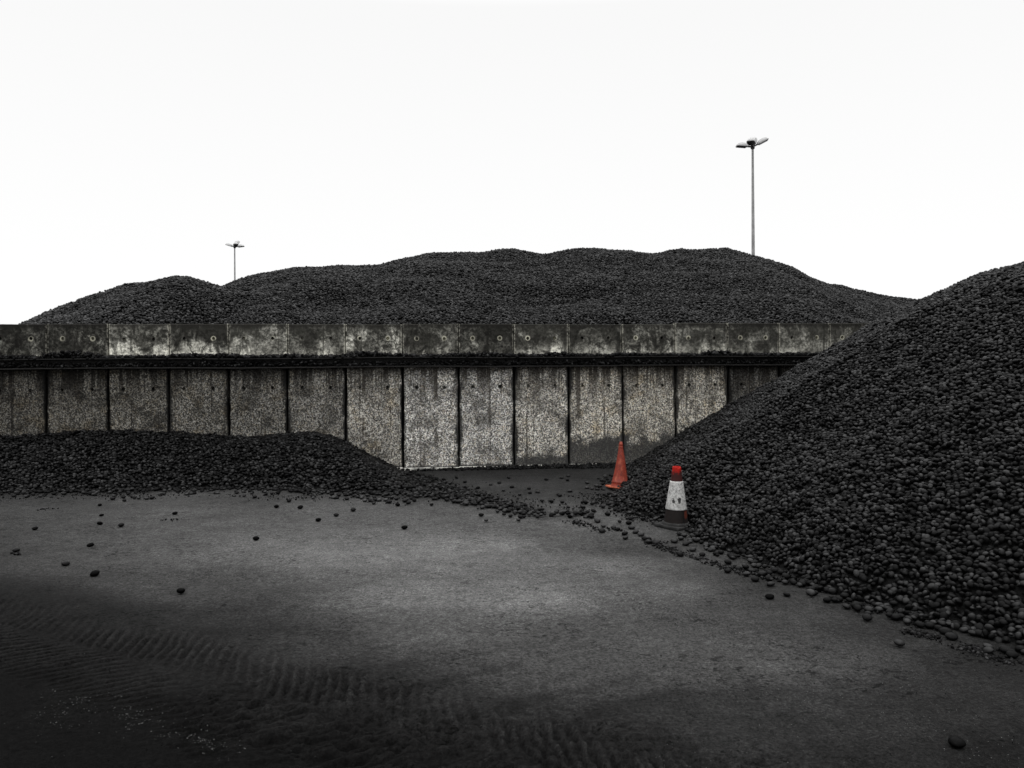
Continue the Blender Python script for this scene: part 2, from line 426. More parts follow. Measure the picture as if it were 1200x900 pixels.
# heap behind the wall: crests placed at their own distances
def crest(pts, Yc):
    out = []
    for px, py in pts:
        a, b = ray(px, py); out.append((a * Yc, HC - b * Yc))
    return np.array(out)
CR_A = crest([(-120, 405), (-40, 402), (35, 379), (70, 361), (105, 348), (150, 336), (188, 326), (214, 321), (242, 323), (270, 332), (312, 355), (372, 384)], 17.2)
CR_B = crest([(170, 372), (240, 345), (275, 330), (310, 316), (345, 309), (400, 306), (465, 307), (500, 300), (560, 310), (640, 330)], 20.5)
CR_C = crest([(380, 330), (440, 312), (470, 305), (500, 298), (545, 293), (600, 293), (636, 298), (672, 292), (735, 292), (768, 295), (800, 292), (850, 292), (885, 299), (920, 311), (960, 325), (1000, 338), (1040, 345), (1120, 353), (1250, 372)], 22.5)
def h_back(X, Y):
    r = []
    for C, Yc, sf, sb in ((CR_A, 17.2, 0.42, 0.6), (CR_B, 20.5, 0.40, 0.6), (CR_C, 22.5, 0.40, 0.6)):
        z = np.interp(X, C[:, 0], C[:, 1], left=-1, right=-1)
        d = Y - Yc
        dd = np.sqrt(d * d + 0.35) - 0.59
        r.append(z - np.where(d < 0, sf, sb) * np.maximum(dd, 0))
    h = np.logaddexp(np.logaddexp(7 * r[0], 7 * r[1]), 7 * r[2]) / 7
    front = wall_d(X, Y)
    h = np.maximum(h, 2.42 - 0.0 * front - 0.6 * np.maximum(Y - 21, 0))       # filled up against the wall
    h = h + 0.11 * fbm(X, Y, 4, 0.8) + 0.10 * fbm(X + 3, Y, 2, 0.35) * sstep(0.5, 3, front)
    h = h + 0.24 * (np.abs(fbm(X + 11, Y * 0.6 + 0.35 * X, 3, 0.42)) - 0.16) * sstep(0.6, 2.2, front) * (1 - sstep(4.5, 7.0, front))
    h = h - 0.09 * sstep(1.0, 4.0, front)
    # keep it just under the lip of the wall
    return np.minimum(h, 2.52 + 0.75 * np.maximum(front - 0.22, 0))

# ------------------------------------------------------------------ mesh from a height grid
def grid_faces(ny, nx):
    i = np.arange(ny * nx).reshape(ny, nx)
    return np.stack([i[:-1, :-1], i[:-1, 1:], i[1:, 1:], i[1:, :-1]], -1).reshape(-1, 4)
def np_mesh(name, co, faces, mat, smooth=True):
    me = bpy.data.meshes.new(name)
    me.vertices.add(len(co)); me.vertices.foreach_set('co', co.astype(np.float32).ravel())
    me.loops.add(faces.size); me.loops.foreach_set('vertex_index', faces.astype(np.int32).ravel())
    me.polygons.add(len(faces)); me.polygons.foreach_set('loop_start', np.arange(0, faces.size, 4, dtype=np.int32))
    me.update(calc_edges=True)
    if smooth: me.polygons.foreach_set('use_smooth', np.ones(len(faces), bool))
    me.materials.append(mat)
    return me

# ------------------------------------------------------------------ the ground
def build_ground():
    def axis(lo, hi, st, far):
        a = st if isinstance(st, np.ndarray) else np.arange(lo, hi, st)
        left = lo - np.geomspace(0.2, lo + far, 22)[::-1]; right = a[-1] + np.geomspace(0.2, far - a[-1], 22)
        return np.concatenate([left, a, right])
    xs, ys = axis(-8.0, 5.0, 0.0135, 600), axis(2.6, 14.2, np.concatenate([np.arange(2.6, 7.2, 0.012), np.arange(7.2, 14.2, 0.03)]), 600)
    X, Y = np.meshgrid(xs, ys)
    near = sstep(-8.0, -7.0, X) * (1 - sstep(4.2, 5.0, X)) * sstep(2.6, 3.0, Y) * (1 - sstep(13.2, 14.2, Y))
    Z = 0.012 * fbm(X, Y, 3, 0.7) + 0.004 * fbm(X, Y, 4, 3.0)
    # wheel-churned mud band
    P = gpoly([(-420, 650), (-200, 690), (0, 733), (150, 770), (300, 812), (450, 850), (640, 900), (900, 1000)])
    d, s = pl_dist(X, Y, P)
    t = (P[-1] - P[0]) / np.linalg.norm(P[-1] - P[0])
    along = (X - P[0][0]) * t[0] + (Y - P[0][1]) * t[1]
    acr = d * s
    band = (1 - sstep(0.30, 0.62, d)) * sstep(0.25, 0.50, 0.5 + 0.5 * fbm(X, Y, 3, 1.4) + 0.15) * np.where(acr < 0, 0.6, 1.0)
    ph = along / 0.088 + 0.75 * np.abs(acr) / 0.088 + 0.85 * fbm(X, Y, 4, 2.4)
    sw = np.sin(2 * np.pi * ph)
    tread = (sstep(-0.45, 0.35, sw) * 2 - 1) * (0.45 + 0.85 * sstep(0.2, 0.8, vnoise(X * 3.1, Y * 3.1))) * (0.7 + 0.6 * vnoise(X * 14, Y * 14)) * (1 - 0.8 * np.exp(-(acr / 0.05) ** 2))
    Z = Z + near * band * (0.010 * tread + 0.012 * fbm(X, Y, 4, 12.0))
    # rough churned strip right of the band
    P2 = gpoly([(300, 835), (500, 870), (760, 905), (1000, 990)])
    d2, _ = pl_dist(X, Y, P2)
    b2 = 1 - sstep(0.2, 0.75, d2)
    rid = 1 - np.abs(fbm(X + 0.5 * Y, Y * 1.9 - 0.3 * X, 3, 5.5)) * 4.0
    Z = Z + near * b2 * (0.022 * np.maximum(rid, -0.3) + 0.014 * fbm(X, Y, 4, 12.0))
    # faint tyre prints on the pale floor
    for pts in ([(120, 640), (200, 655), (330, 678), (430, 690)], [(700, 700), (780, 720), (900, 760)]):
        d3, s3 = pl_dist(X, Y, gpoly(pts))
        b3 = (1 - sstep(0.12, 0.34, d3)) * sstep(0.45, 0.62, 0.5 + fbm(X, Y, 3, 1.3))
        Z = Z + near * b3 * 0.012 * np.abs(fbm(X, Y * 1.5, 2, 9.0)) * -2.5
    # coal dust cover plus vignette darkening put into the colour: samples of floor brightness, spread smoothly over the floor
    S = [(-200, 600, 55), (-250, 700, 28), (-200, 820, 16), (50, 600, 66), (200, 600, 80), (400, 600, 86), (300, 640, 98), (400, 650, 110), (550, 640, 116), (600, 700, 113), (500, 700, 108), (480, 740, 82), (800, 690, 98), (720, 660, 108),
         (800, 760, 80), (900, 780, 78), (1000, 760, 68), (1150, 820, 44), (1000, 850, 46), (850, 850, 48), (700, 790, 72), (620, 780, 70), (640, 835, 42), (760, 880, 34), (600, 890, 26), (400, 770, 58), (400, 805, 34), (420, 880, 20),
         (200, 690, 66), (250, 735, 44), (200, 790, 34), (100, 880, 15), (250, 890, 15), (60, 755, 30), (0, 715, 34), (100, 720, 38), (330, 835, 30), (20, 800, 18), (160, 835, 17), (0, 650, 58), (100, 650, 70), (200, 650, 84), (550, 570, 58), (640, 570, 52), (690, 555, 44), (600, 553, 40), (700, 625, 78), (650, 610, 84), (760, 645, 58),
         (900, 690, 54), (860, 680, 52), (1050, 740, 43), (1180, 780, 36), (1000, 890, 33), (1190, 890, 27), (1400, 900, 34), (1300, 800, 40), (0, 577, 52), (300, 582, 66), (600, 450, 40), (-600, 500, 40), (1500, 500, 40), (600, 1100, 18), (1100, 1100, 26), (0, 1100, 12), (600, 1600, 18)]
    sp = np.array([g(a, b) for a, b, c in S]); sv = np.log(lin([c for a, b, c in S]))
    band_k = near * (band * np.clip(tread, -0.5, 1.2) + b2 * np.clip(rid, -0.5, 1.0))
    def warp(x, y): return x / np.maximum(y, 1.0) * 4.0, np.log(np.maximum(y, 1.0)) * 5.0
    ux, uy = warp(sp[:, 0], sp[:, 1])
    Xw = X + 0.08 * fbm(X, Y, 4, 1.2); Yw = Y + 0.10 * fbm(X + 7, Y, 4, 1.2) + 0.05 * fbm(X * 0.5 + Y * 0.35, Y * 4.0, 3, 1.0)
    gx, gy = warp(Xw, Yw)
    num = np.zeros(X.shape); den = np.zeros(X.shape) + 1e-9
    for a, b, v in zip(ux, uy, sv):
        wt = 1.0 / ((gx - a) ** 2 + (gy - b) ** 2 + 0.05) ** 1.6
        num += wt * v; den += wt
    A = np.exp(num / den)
    # loose fines fringing the heaps
    for T in (TOE_R, TOE_L):
        dt, st = pl_dist(X, Y, T)
        A = A * (1 - 0.45 * (1 - sstep(-0.25, 0.45, dt + 0.22 * fbm(X, Y, 4, 2.0))))
    # swept streaks of dust fanning out of the dark strip
    for pts, wd, k in (([(470, 806), (540, 790), (600, 778)], 0.05, 0.5), ([(590, 826), (680, 806), (740, 792)], 0.06, 0.5), ([(660, 850), (720, 824), (800, 806)], 0.05, 0.45), ([(380, 790), (460, 778), (520, 770)], 0.06, 0.4),
                       ([(240, 742), (330, 735), (420, 740)], 0.07, 0.35), ([(700, 832), (860, 812), (980, 800)], 0.09, 0.25)):
        ds, ss = pl_dist(X, Y, gpoly(pts))
        A = A * (1 - k * np.exp(-(ds / wd) ** 2 * 0.5) * np.where(ss > 0, 0.75, 1.0) * 0.7)
    A = A * (1 + 0.38 * band_k)
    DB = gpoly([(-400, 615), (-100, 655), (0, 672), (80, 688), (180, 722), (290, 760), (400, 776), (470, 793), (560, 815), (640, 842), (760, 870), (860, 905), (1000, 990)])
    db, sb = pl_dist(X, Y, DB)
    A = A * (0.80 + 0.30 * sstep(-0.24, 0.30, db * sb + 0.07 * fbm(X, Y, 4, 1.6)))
    A = A * 1.0          # crests of the ruts are paler than the hollows
    Z = Z - 0.004
    grit = np.zeros(X.shape)
    for pts, wd, v in (([(70, 838), (110, 820), (150, 828), (175, 845)], 0.10, 0.30), ([(60, 815), (140, 850), (160, 855)], 0.07, 0.2), ([(195, 858), (225, 860)], 0.05, 0.4), ([(238, 870), (275, 884)], 0.05, 0.5), ([(960, 820), (1100, 850), (1180, 880)], 0.25, 0.08), ([(500, 690), (700, 690)], 0.4, 0.05), ([(800, 720), (1050, 790)], 0.3, 0.07), ([(780, 880), (800, 900)], 0.08, 0.2)):
        ds, _ = pl_dist(X, Y, gpoly(pts)); grit = np.maximum(grit, v * np.exp(-(ds / wd) ** 2 * 0.5))
    co = np.stack([X, Y, Z], -1).reshape(-1, 3)
    me = np_mesh('ground', co, grid_faces(*X.shape), M_GROUND)
    for nm, arr in (('dirt_vignette', A), ('grit', grit)):
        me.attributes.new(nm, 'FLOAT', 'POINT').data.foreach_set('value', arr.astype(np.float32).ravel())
    tag(link(bpy.data.objects.new('ground', me)), kind='structure')
build_ground()

# ------------------------------------------------------------------ coal briquettes
def lump_mesh(seed):
    r = random.Random(seed)
    bm = bmesh.new(); bmesh.ops.create_icosphere(bm, subdivisions=3, radius=1.0)
    off = Vector((r.random() * 50, r.random() * 50, r.random() * 50))
    from mathutils import noise
    sq = r.uniform(2.2, 2.8); ell = r.uniform(0.82, 0.95); th = r.uniform(0.56, 0.70)
    for v in bm.verts:
        c = v.co.copy()
        q = (abs(c.x) ** sq + abs(c.y) ** sq + abs(c.z) ** 2.0) ** (1 / 2.2)
        c /= q
        c.y *= ell; c.z *= th
        rim = math.exp(-(c.z / 0.10) ** 2)
        c.x *= 1 + 0.045 * rim; c.y *= 1 + 0.045 * rim
        n = noise.noise(v.co * 1.3 + off) * 0.07 + noise.noise(v.co * 4 + off) * 0.02
        v.co = c * (1 + n) * 0.036
    # a chipped shoulder
    ax = Vector((r.uniform(-1, 1), r.uniform(-1, 1), r.uniform(0.2, 1))).normalized()
    for v in bm.verts:
        e = v.co.dot(ax) - 0.031
        if e > 0: v.co -= ax * e * 0.75
    me = bpy.data.meshes.new('coal_briquette'); bm.to_mesh(me); bm.free()
    me.polygons.foreach_set('use_smooth', [True] * len(me.polygons)); me.materials.append(M_COAL)
    return me
LUMPS = [lump_mesh(s) for s in (1, 2, 3, 4)]

def briquette(x, y, z, label, group, rot=None, s=None, mesh=None):
    o = bpy.data.objects.new('coal_briquette', mesh or random.choice(LUMPS))
    o.location = (x, y, z)
    o.rotation_euler = rot if rot is not None else (random.gauss(0, 0.15), random.gauss(0, 0.15), random.uniform(0, 6.28))
    k = s or random.uniform(0.88, 1.12); o.scale = (k, k, k)
    tag(o, label, 'coal briquette', group)
    return link(o)

LONE = [
    (1121, 873, 'lone coal briquette nearest the camera, well in front of every other lump', 1.05),
    (902, 700, 'lone coal briquette in front of the big heap, a step out from the strewn lumps', 1.0),
    (212, 693, 'lone coal briquette at the edge of the dark mud, nearest the tyre-churned band', 1.0),
    (300, 631, 'lone coal briquette on bare pale floor, midway between low heap and dark mud', 1.0),
    (474, 618, 'lone coal briquette standing out in front of the tail of the low heap', 1.0),
    (564, 603, 'lone coal briquette just in front of the thin tail of the low heap', 0.9),
    (466, 591, 'coal briquette close in front of the low heap where its tail begins', 0.95),
    (414, 597, 'pale-topped coal briquette a little in front of the low heap below its mound', 1.0),
    (394, 603, 'dark coal briquette beside the pale-topped one below the mound of the low heap', 0.9),
    (373, 609, 'coal briquette farthest out of the small group below the low heap mound', 1.0),
    (352, 594, 'upended coal briquette near the foot of the low heap, beside a flatter one', 1.0),
    (324, 593, 'flat coal briquette near the foot of the low heap, beside an upended one', 0.9),
    (205, 601, 'flattened dark coal briquette alone between the low heap and the open floor', 0.9),
    (142, 615, 'pale-topped coal briquette of the close pair on the floor before the low heap', 1.0),
    (117, 613, 'darker coal briquette of the close pair on the floor before the low heap', 0.9),
    (119, 603, 'small coal briquette behind the close pair on the floor before the low heap', 0.75),
    (117, 591, 'coal briquette farthest back of the three in line before the low heap', 0.8),
    (106, 639, 'coal briquette in the middle of the floor lumps, above the two nearest the mud', 1.0),
    (41, 619, 'coal briquette nearest the left edge of the view, the farther of two', 0.9),
    (19, 645, 'coal briquette at the left edge of the view with a crumb beside it', 0.95),
    (77, 661, 'coal briquette beside the edge of the dark mud, the farther of two', 1.0),
    (111, 673, 'coal briquette lying next to the edge of the dark mud, the nearer of two', 1.1),
]
lone_pts = []
for px, py, lab, s in LONE:
    x, y = g(px, py + 2)
    lone_pts.append((x, y))
    o = briquette(x, y, 0.021 * s, lab, 'coal briquettes lying alone on the yard floor', s=s)
    dk = 1.3 if 'pale-topped' in lab else (0.2 if 'nearest the camera' in lab else 0.45)
    o.color = (dk, dk, dk, 1)

BETWEEN = [(666, 595), (683, 595), (707, 594), (653, 599), (634, 604), (712, 603), (739, 608), (719, 619), (724, 621), (740, 619), (732, 626), (733, 631), (751, 627), (707, 617), (705, 623), (676, 612), (609, 580), (620, 573), (621, 578), (630, 577), (635, 587),
           (646, 588), (654, 580), (656, 581), (668, 576), (659, 589), (688, 572), (694, 573), (686, 589), (699, 589), (708, 564), (709, 558), (665, 563), (666, 558), (658, 560), (585, 566), (596, 560), (640, 562), (560, 572), (545, 565), (575, 568), (590, 575), (600, 571), (693, 606), (700, 611), (688, 566), (520, 562), (535, 560)]
for px, py in BETWEEN:
    x, y = g(px, py + 1)
    briquette(x, y, 0.019, 'coal briquette strewn on the floor between the low heap and the orange cone', 'coal briquettes strewn before the wall by the orange cone', s=random.uniform(0.75, 1.1))
FRONT = [(790, 635), (798, 632), (804, 638), (760, 636), (769, 637), (839, 650), (823, 651), (797, 651), (835, 643), (853, 660), (865, 667), (875, 674), (885, 660), (874, 666), (901, 679), (885, 680), (903, 686), (881, 670), (893, 674), (915, 672), (921, 677), (930, 684), (940, 686), (945, 683),
         (957, 690), (968, 686), (975, 694), (997, 694), (990, 700), (1003, 712), (1018, 716), (1030, 716), (1040, 712), (1050, 725), (1056, 724), (1063, 730), (1072, 720), (1086, 722), (1100, 738), (1108, 742), (1115, 748), (1120, 735), (1130, 740), (1140, 744), (1153, 746), (1160, 735), (1175, 740), (1187, 748), (1176, 762), (1158, 760), (1196, 763), (1195, 745), (1185, 735), (1170, 728), (1140, 730), (983, 704), (950, 696), (1090, 735), (1078, 734), (755, 632), (745, 624), (812, 645)]
for px, py in FRONT:
    x, y = g(px, py + 1)
    briquette(x, y, 0.020, 'coal briquette strewn loose along the front foot of the big heap beyond the white-sleeved cone', 'coal briquettes strewn along the foot of the big heap', s=random.uniform(0.8, 1.15))
n_f = 0
for i in range(300):
    px = random.uniform(0, 480); py = np.interp(px, [0, 200, 300, 480], [579, 576, 575, 584]) + abs(random.gauss(0, 4.5)) + 1
    if n_f >= 60: break
    if py > 592: continue
    x, y = g(px, py); n_f += 1
    o = briquette(x, y, 0.019, 'coal briquette fringing the foot of the low heap on the pale floor', 'coal briquettes along the foot of the low heap', s=random.uniform(0.75, 1.05))
    o.color = (1.5, 1.5, 1.5, 1)

# ------------------------------------------------------------------ geometry nodes: many lumps on a heap
def lump_nodes(name):
    ng = bpy.data.node_groups.new(name, 'GeometryNodeTree')
    ng.interface.new_socket('Geometry', in_out='INPUT', socket_type='NodeSocketGeometry')
    ng.interface.new_socket('Geometry', in_out='OUTPUT', socket_type='NodeSocketGeometry')
    N = ng.nodes; L = ng.links
    gi = N.new('NodeGroupInput'); go = N.new('NodeGroupOutput')
    def named(nm, typ):
        a = N.new('GeometryNodeInputNamedAttribute'); a.data_type = typ; a.inputs[0].default_value = nm
        return a.outputs[0]
    cmp_ = N.new('FunctionNodeCompare'); cmp_.data_type = 'FLOAT'; cmp_.operation = 'GREATER_THAN'
    L.new(named('size', 'FLOAT'), cmp_.inputs[0]); cmp_.inputs[1].default_value = 0.01
    mp = N.new('GeometryNodeMeshToPoints'); L.new(gi.outputs[0], mp.inputs['Mesh']); L.new(cmp_.outputs[0], mp.inputs['Selection'])
    g2i = N.new('GeometryNodeGeometryToInstance')
    for o in LUMP_SRC:
        oi = N.new('GeometryNodeObjectInfo'); oi.inputs['Object'].default_value = o; oi.transform_space = 'ORIGINAL'
        L.new(oi.outputs['Geometry'], g2i.inputs[0])
    io = N.new('GeometryNodeInstanceOnPoints')
    L.new(mp.outputs[0], io.inputs['Points']); L.new(g2i.outputs[0], io.inputs['Instance'])
    io.inputs['Pick Instance'].default_value = True
    rv = N.new('FunctionNodeRandomValue'); rv.data_type = 'INT'
    ins = [s for s in rv.inputs if s.type == 'INT']
    ins[0].default_value = 0; ins[1].default_value = len(LUMP_SRC) - 1
    L.new([s for s in rv.outputs if s.type == 'INT'][0], io.inputs['Instance Index'])
    e2r = N.new('FunctionNodeEulerToRotation'); L.new(named('turn', 'FLOAT_VECTOR'), e2r.inputs[0])
    L.new(e2r.outputs[0], io.inputs['Rotation'])
    L.new(named('size', 'FLOAT'), io.inputs['Scale'])
    j = N.new('GeometryNodeJoinGeometry')
    L.new(io.outputs[0], j.inputs[0]); L.new(gi.outputs[0], j.inputs[0])
    L.new(j.outputs[0], go.inputs[0])
    return ng
LUMP_SRC = []
for me in LUMPS:
    for o in COL.objects:
        if o.data == me: LUMP_SRC.append(o); break
NG = lump_nodes('coal_cover')

def stuff_of_lumps(name, co, faces, pts, size, turn, label, cat):
    nb = len(co)
    me = np_mesh(name, np.concatenate([co, pts]), faces, M_FINES) if nb else None
    if me is None:
        me = bpy.data.meshes.new(name); me.vertices.add(len(pts)); me.vertices.foreach_set('co', pts.astype(np.float32).ravel()); me.materials.append(M_FINES)
    sz = np.concatenate([np.zeros(nb), size]).astype(np.float32)
    me.attributes.new('size', 'FLOAT', 'POINT').data.foreach_set('value', sz)
    tr = np.concatenate([np.zeros((nb, 3)), turn]).astype(np.float32)
    me.attributes.new('turn', 'FLOAT_VECTOR', 'POINT').data.foreach_set('vector', tr.ravel())
    o = bpy.data.objects.new(name, me)
    md = o.modifiers.new('lumps', 'NODES'); md.node_group = NG
    tag(o, label, cat, None, 'stuff')
    return link(o)

def heap_points(hf, x0, x1, y0, y1, st, keep, sm, tilt=0.36):
    xs = np.arange(x0, x1, st); ys = np.arange(y0, y1, st * 0.88)
    X, Y = np.meshgrid(xs, ys)
    X = X + (np.arange(len(ys)) % 2)[:, None] * st * 0.5
    X = (X + rng.uniform(-0.30, 0.30, X.shape) * st).ravel(); Y = (Y + rng.uniform(-0.30, 0.30, Y.shape) * st).ravel()
    Z = hf(X, Y)
    m = keep(X, Y, Z)
    X, Y, Z = X[m], Y[m], Z[m]
    e = 0.04
    gx = (hf(X + e, Y) - hf(X - e, Y)) / (2 * e); gy = (hf(X, Y + e) - hf(X, Y - e)) / (2 * e)
    sl = np.sqrt(1 + np.clip(gx, -1, 1) ** 2 + np.clip(gy, -1, 1) ** 2)
    # steeper ground carries more lumps per plan area
    ex = rng.random(len(X)) < (sl - 1) * 0.3
    n = len(X)
    X = np.concatenate([X, X[ex] + rng.uniform(-st, st, ex.sum()) * 0.6]); Y = np.concatenate([Y, Y[ex] + rng.uniform(-st, st, ex.sum()) * 0.6])
    gx = np.concatenate([gx, gx[ex]]); gy = np.concatenate([gy, gy[ex]])
    Z = hf(X, Y)
    Z = np.maximum(Z, 0.014)
    off = np.clip(rng.normal(0.004, 0.010, len(X)), -0.02, 0.03)
    P = np.stack([X, Y, Z + off], 1)
    turn = np.stack([np.arctan(np.clip(gy, -0.8, 0.8)) + rng.normal(0, tilt, len(X)), -np.arctan(np.clip(gx, -0.8, 0.8)) + rng.normal(0, tilt, len(X)), rng.uniform(-3.14, 3.14, len(X))], 1)
    size = sm * np.clip(rng.normal(1.0, 0.14, len(X)), 0.65, 1.4)
    return P, size, turn

def project(P):
    a = P[:, 0] / P[:, 1]; b = (HC - P[:, 2]) / P[:, 1]
    u, v = a * F, b * F
    return 600 + u + ROLL * v, HOR + v - ROLL * u

CONE_W, CONE_O = g(792, 617), g(725.5, 573)

# big heap on the right
def keep_r(X, Y, Z):
    wd = wall_d(X, Y)
    ok = (Z > -0.005) & (rng.random(X.shape) < np.where(Z < 0.05, 0.62, 1.0)) & ((wd < -0.05) | (Z > WALL_TOP + 0.02) | (wd > 0.15) & (Z > 2.3))
    ok &= ~((np.hypot(X - CONE_W[0], Y - CONE_W[1]) < 0.17)) & ~((np.hypot(X - CONE_O[0] - 0.01, Y - CONE_O[1]) < 0.125))
    ok &= (X < 0.72 * Y + 2.0)
    return ok
P, S, T = heap_points(h_right, 1.3, 14.5, 3.7, 19.5, 0.042, keep_r, 0.725)
def fringe(TOE, n, sc, lo, hi):
    L = np.cumsum([0] + list(np.linalg.norm(np.diff(TOE, axis=0), axis=1)))
    t = rng.uniform(lo * L[-1], hi * L[-1], n)
    x, y = np.interp(t, L, TOE[:, 0]), np.interp(t, L, TOE[:, 1])
    i = np.clip(np.searchsorted(L, t) - 1, 0, len(TOE) - 2)
    dx, dy = (TOE[i + 1] - TOE[i]).T; l = np.hypot(dx, dy)
    o = rng.exponential(sc, n) - 0.05
    x, y = x + dy / l * o, y - dx / l * o
    m = ~((np.hypot(x - CONE_W[0], y - CONE_W[1]) < 0.27) | (np.hypot(x - CONE_O[0], y - CONE_O[1]) < 0.20)) & (wall_d(x, y) < -0.12)
    x, y = x[m], y[m]; n = len(x)
    return np.stack([x, y, np.full(n, 0.018)], 1), rng.uniform(0.55, 1.0, n), np.stack([rng.normal(0, 0.15, n), rng.normal(0, 0.15, n), rng.uniform(-3, 3, n)], 1)
a, b, c = fringe(TOE_R, 460, 0.12, 0.2, 0.72)
P, S, T = np.concatenate([P, a]), np.concatenate([S, b]), np.concatenate([T, c])
px, py = project(P)
sunk = np.zeros(len(P), bool)
dist = np.linalg.norm(P - np.array([0, 0, HC]), axis=1)
cand = np.where((px > 5) & (px < 1195) & (py < 895))[0]
N_NEAR = 300 - len(LONE) - len(BETWEEN) - len(FRONT) - n_f
near = cand[np.argsort(dist[cand])[:max(N_NEAR, 0)]]
for i in near:
    briquette(P[i, 0], P[i, 1], P[i, 2] + 0.006, 'coal briquette packed in the nearest lower corner of the big heap', 'coal briquettes in the nearest corner of the big heap', rot=tuple(T[i]), s=float(S[i]))
msk = np.ones(len(P), bool); msk[near] = False
P, S, T = P[msk], S[msk], T[msk]
xs, ys = np.arange(1.0, 15.0, 0.09), np.arange(3.4, 20, 0.09)
X, Y = np.meshgrid(xs, ys); H = h_right(X, Y) - 0.022
wd = wall_d(X, Y)
H = np.where((wd > -0.12) & (wd < 0.3) & (H < WALL_TOP + 0.05), -0.3, H)
H = np.where(np.hypot(X - CONE_W[0], Y - CONE_W[1]) < 0.24, np.minimum(H, -0.02), H)
H = np.where(np.hypot(X - CONE_O[0], Y - CONE_O[1]) < 0.20, np.minimum(H, -0.02), H)
stuff_of_lumps('coal_heap', np.stack([X, Y, H], -1).reshape(-1, 3), grid_faces(*X.shape), P, S, T, 'big black coal heap with a long slope running down to the white-sleeved cone', 'coal heap')
n_r = len(P)

# low heap against the wall on the left
def keep_l(X, Y, Z):
    k = wall_k(X, Y)
    thin = np.where(Z < 0.05, np.interp(k, [4.5, 6.5, 8.5], [0.72, 0.55, 0.42]), 1.0)        # the tail thins out to single lumps
    return (Z > 0.0) & (wall_d(X, Y) < -0.02) & (rng.random(X.shape) < thin)
P, S, T = heap_points(h_left, -11.5, 1.0, 9.4, 14.2, 0.049, keep_l, 0.83)
a, b, c = fringe(TOE_L[:12], 900, 0.11, 0.0, 1.0)
P, S, T = np.concatenate([P, a]), np.concatenate([S, b]), np.concatenate([T, c])
xs, ys = np.arange(-11.6, 1.0, 0.07), np.arange(9.2, 14.3, 0.07)
X, Y = np.meshgrid(xs, ys); H = h_left(X, Y) - 0.03
H = np.where(wall_d(X, Y) > 0.05, -0.3, H)
stuff_of_lumps('coal_heap', np.stack([X, Y, H], -1).reshape(-1, 3), grid_faces(*X.shape), P, S, T, 'low spread of black coal against the lower wall panels, thinning to a tail of single lumps', 'coal heap')
n_l = len(P)

# mounds stored behind the wall
def keep_b(X, Y, Z):
    a = X / Y
    return (wall_d(X, Y) > 0.17) & (np.abs(a) < 0.80) & ~((X > 7.0) & (h_right(X, Y) > Z + 0.1))
P, S, T = heap_points(h_back, -17, 15, 11.5, 24.5, 0.053, keep_b, 0.87, 0.62)
xs, ys = np.arange(-20, 19, 0.16), np.arange(11.2, 34, 0.16)
X, Y = np.meshgrid(xs, ys); H = h_back(X, Y) - 0.035
H = np.where(wall_d(X, Y) < 0.17, -0.3, np.maximum(H, -0.3))
stuff_of_lumps('coal_heap', np.stack([X, Y, H], -1).reshape(-1, 3), grid_faces(*X.shape), P, S, T, 'wide rolling mounds of black coal stored behind the concrete wall', 'coal heap')
print('lumps', n_r, n_l, len(P))

# ------------------------------------------------------------------ the concrete wall
def panel_bm(w0, w1, h, holes, hz, thick, jag=0.0, seed=0):
    """precast slab: face with two cast-in lifting holes, chamfered arrises"""
    rr = random.Random(seed)
    bm = bmesh.new()
    ch = 0.012
    def loop(pts):
        vs = [bm.verts.new(p) for p in pts]
        return vs, [bm.edges.new((vs[i], vs[(i + 1) % len(vs)])) for i in range(len(vs))]
    def outline(ins):
        pts = []
        n = 14
        J = [rr.uniform(0, jag) for _ in range(4 * n)]
        c = [(w0 + ins, ins), (w1 - ins, ins), (w1 - ins, h - ins), (w0 + ins, h - ins)]
        for k in range(4):
            (xa, za), (xb, zb) = c[k], c[(k + 1) % 4]
            for i in range(n):
                t = i / n
                x, z = xa + (xb - xa) * t, za + (zb - za) * t
                j = J[k * n + i] if i else 0
                if k == 0: z += j
                if k == 1: x -= j
                if k == 2: z -= j
                if k == 3: x += j
                pts.append((x, z))
        return pts
    st = rr.getstate(); inner = outline(ch); 
    o_in, e_in = loop([(x, 0, z) for x, z in inner])
    cx, cz = (w0 + w1) / 2, h / 2
    edges = list(e_in)
    hl = []
    for hx in holes:
        vs, es = loop([(hx + 0.028 * math.cos(a), 0, hz + 0.030 * math.sin(a)) for a in [2 * math.pi * i / 12 for i in range(12)]])
        hl.append(vs); edges += es
    bmesh.ops.triangle_fill(bm, use_beauty=True, use_dissolve=False, edges=edges)
    for vs in hl:
        bk = [bm.verts.new((v.co.x, 0.07, v.co.z)) for v in vs]
        n = len(vs)
        for i in range(n): bm.faces.new((vs[i], vs[(i + 1) % n], bk[(i + 1) % n], bk[i]))
        bm.faces.new(bk)
    n = len(o_in)
    sx = lambda v: (v.co.x - cx) * (1 + ch / ((w1 - w0) / 2 - ch)) + cx
    r1 = [bm.verts.new((sx(v), 0.012, (v.co.z - cz) * (1 + ch / (h / 2 - ch)) + cz)) for v in o_in]
    r2 = [bm.verts.new((v.co.x, thick, v.co.z)) for v in r1]
    for a, b in ((o_in, r1), (r1, r2)):
        for i in range(n): bm.faces.new((a[i], b[i], b[(i + 1) % n], a[(i + 1) % n]))
    bm.faces.new(r2)
    bmesh.ops.recalc_face_normals(bm, faces=bm.faces)
    return bm

wall = empty('concrete_wall', (WX0, WY0, 0), (0, 0, TH))
tag(wall, 'long weathered retaining wall of precast concrete panels holding back the rear coal mounds', 'wall', None, 'thing')
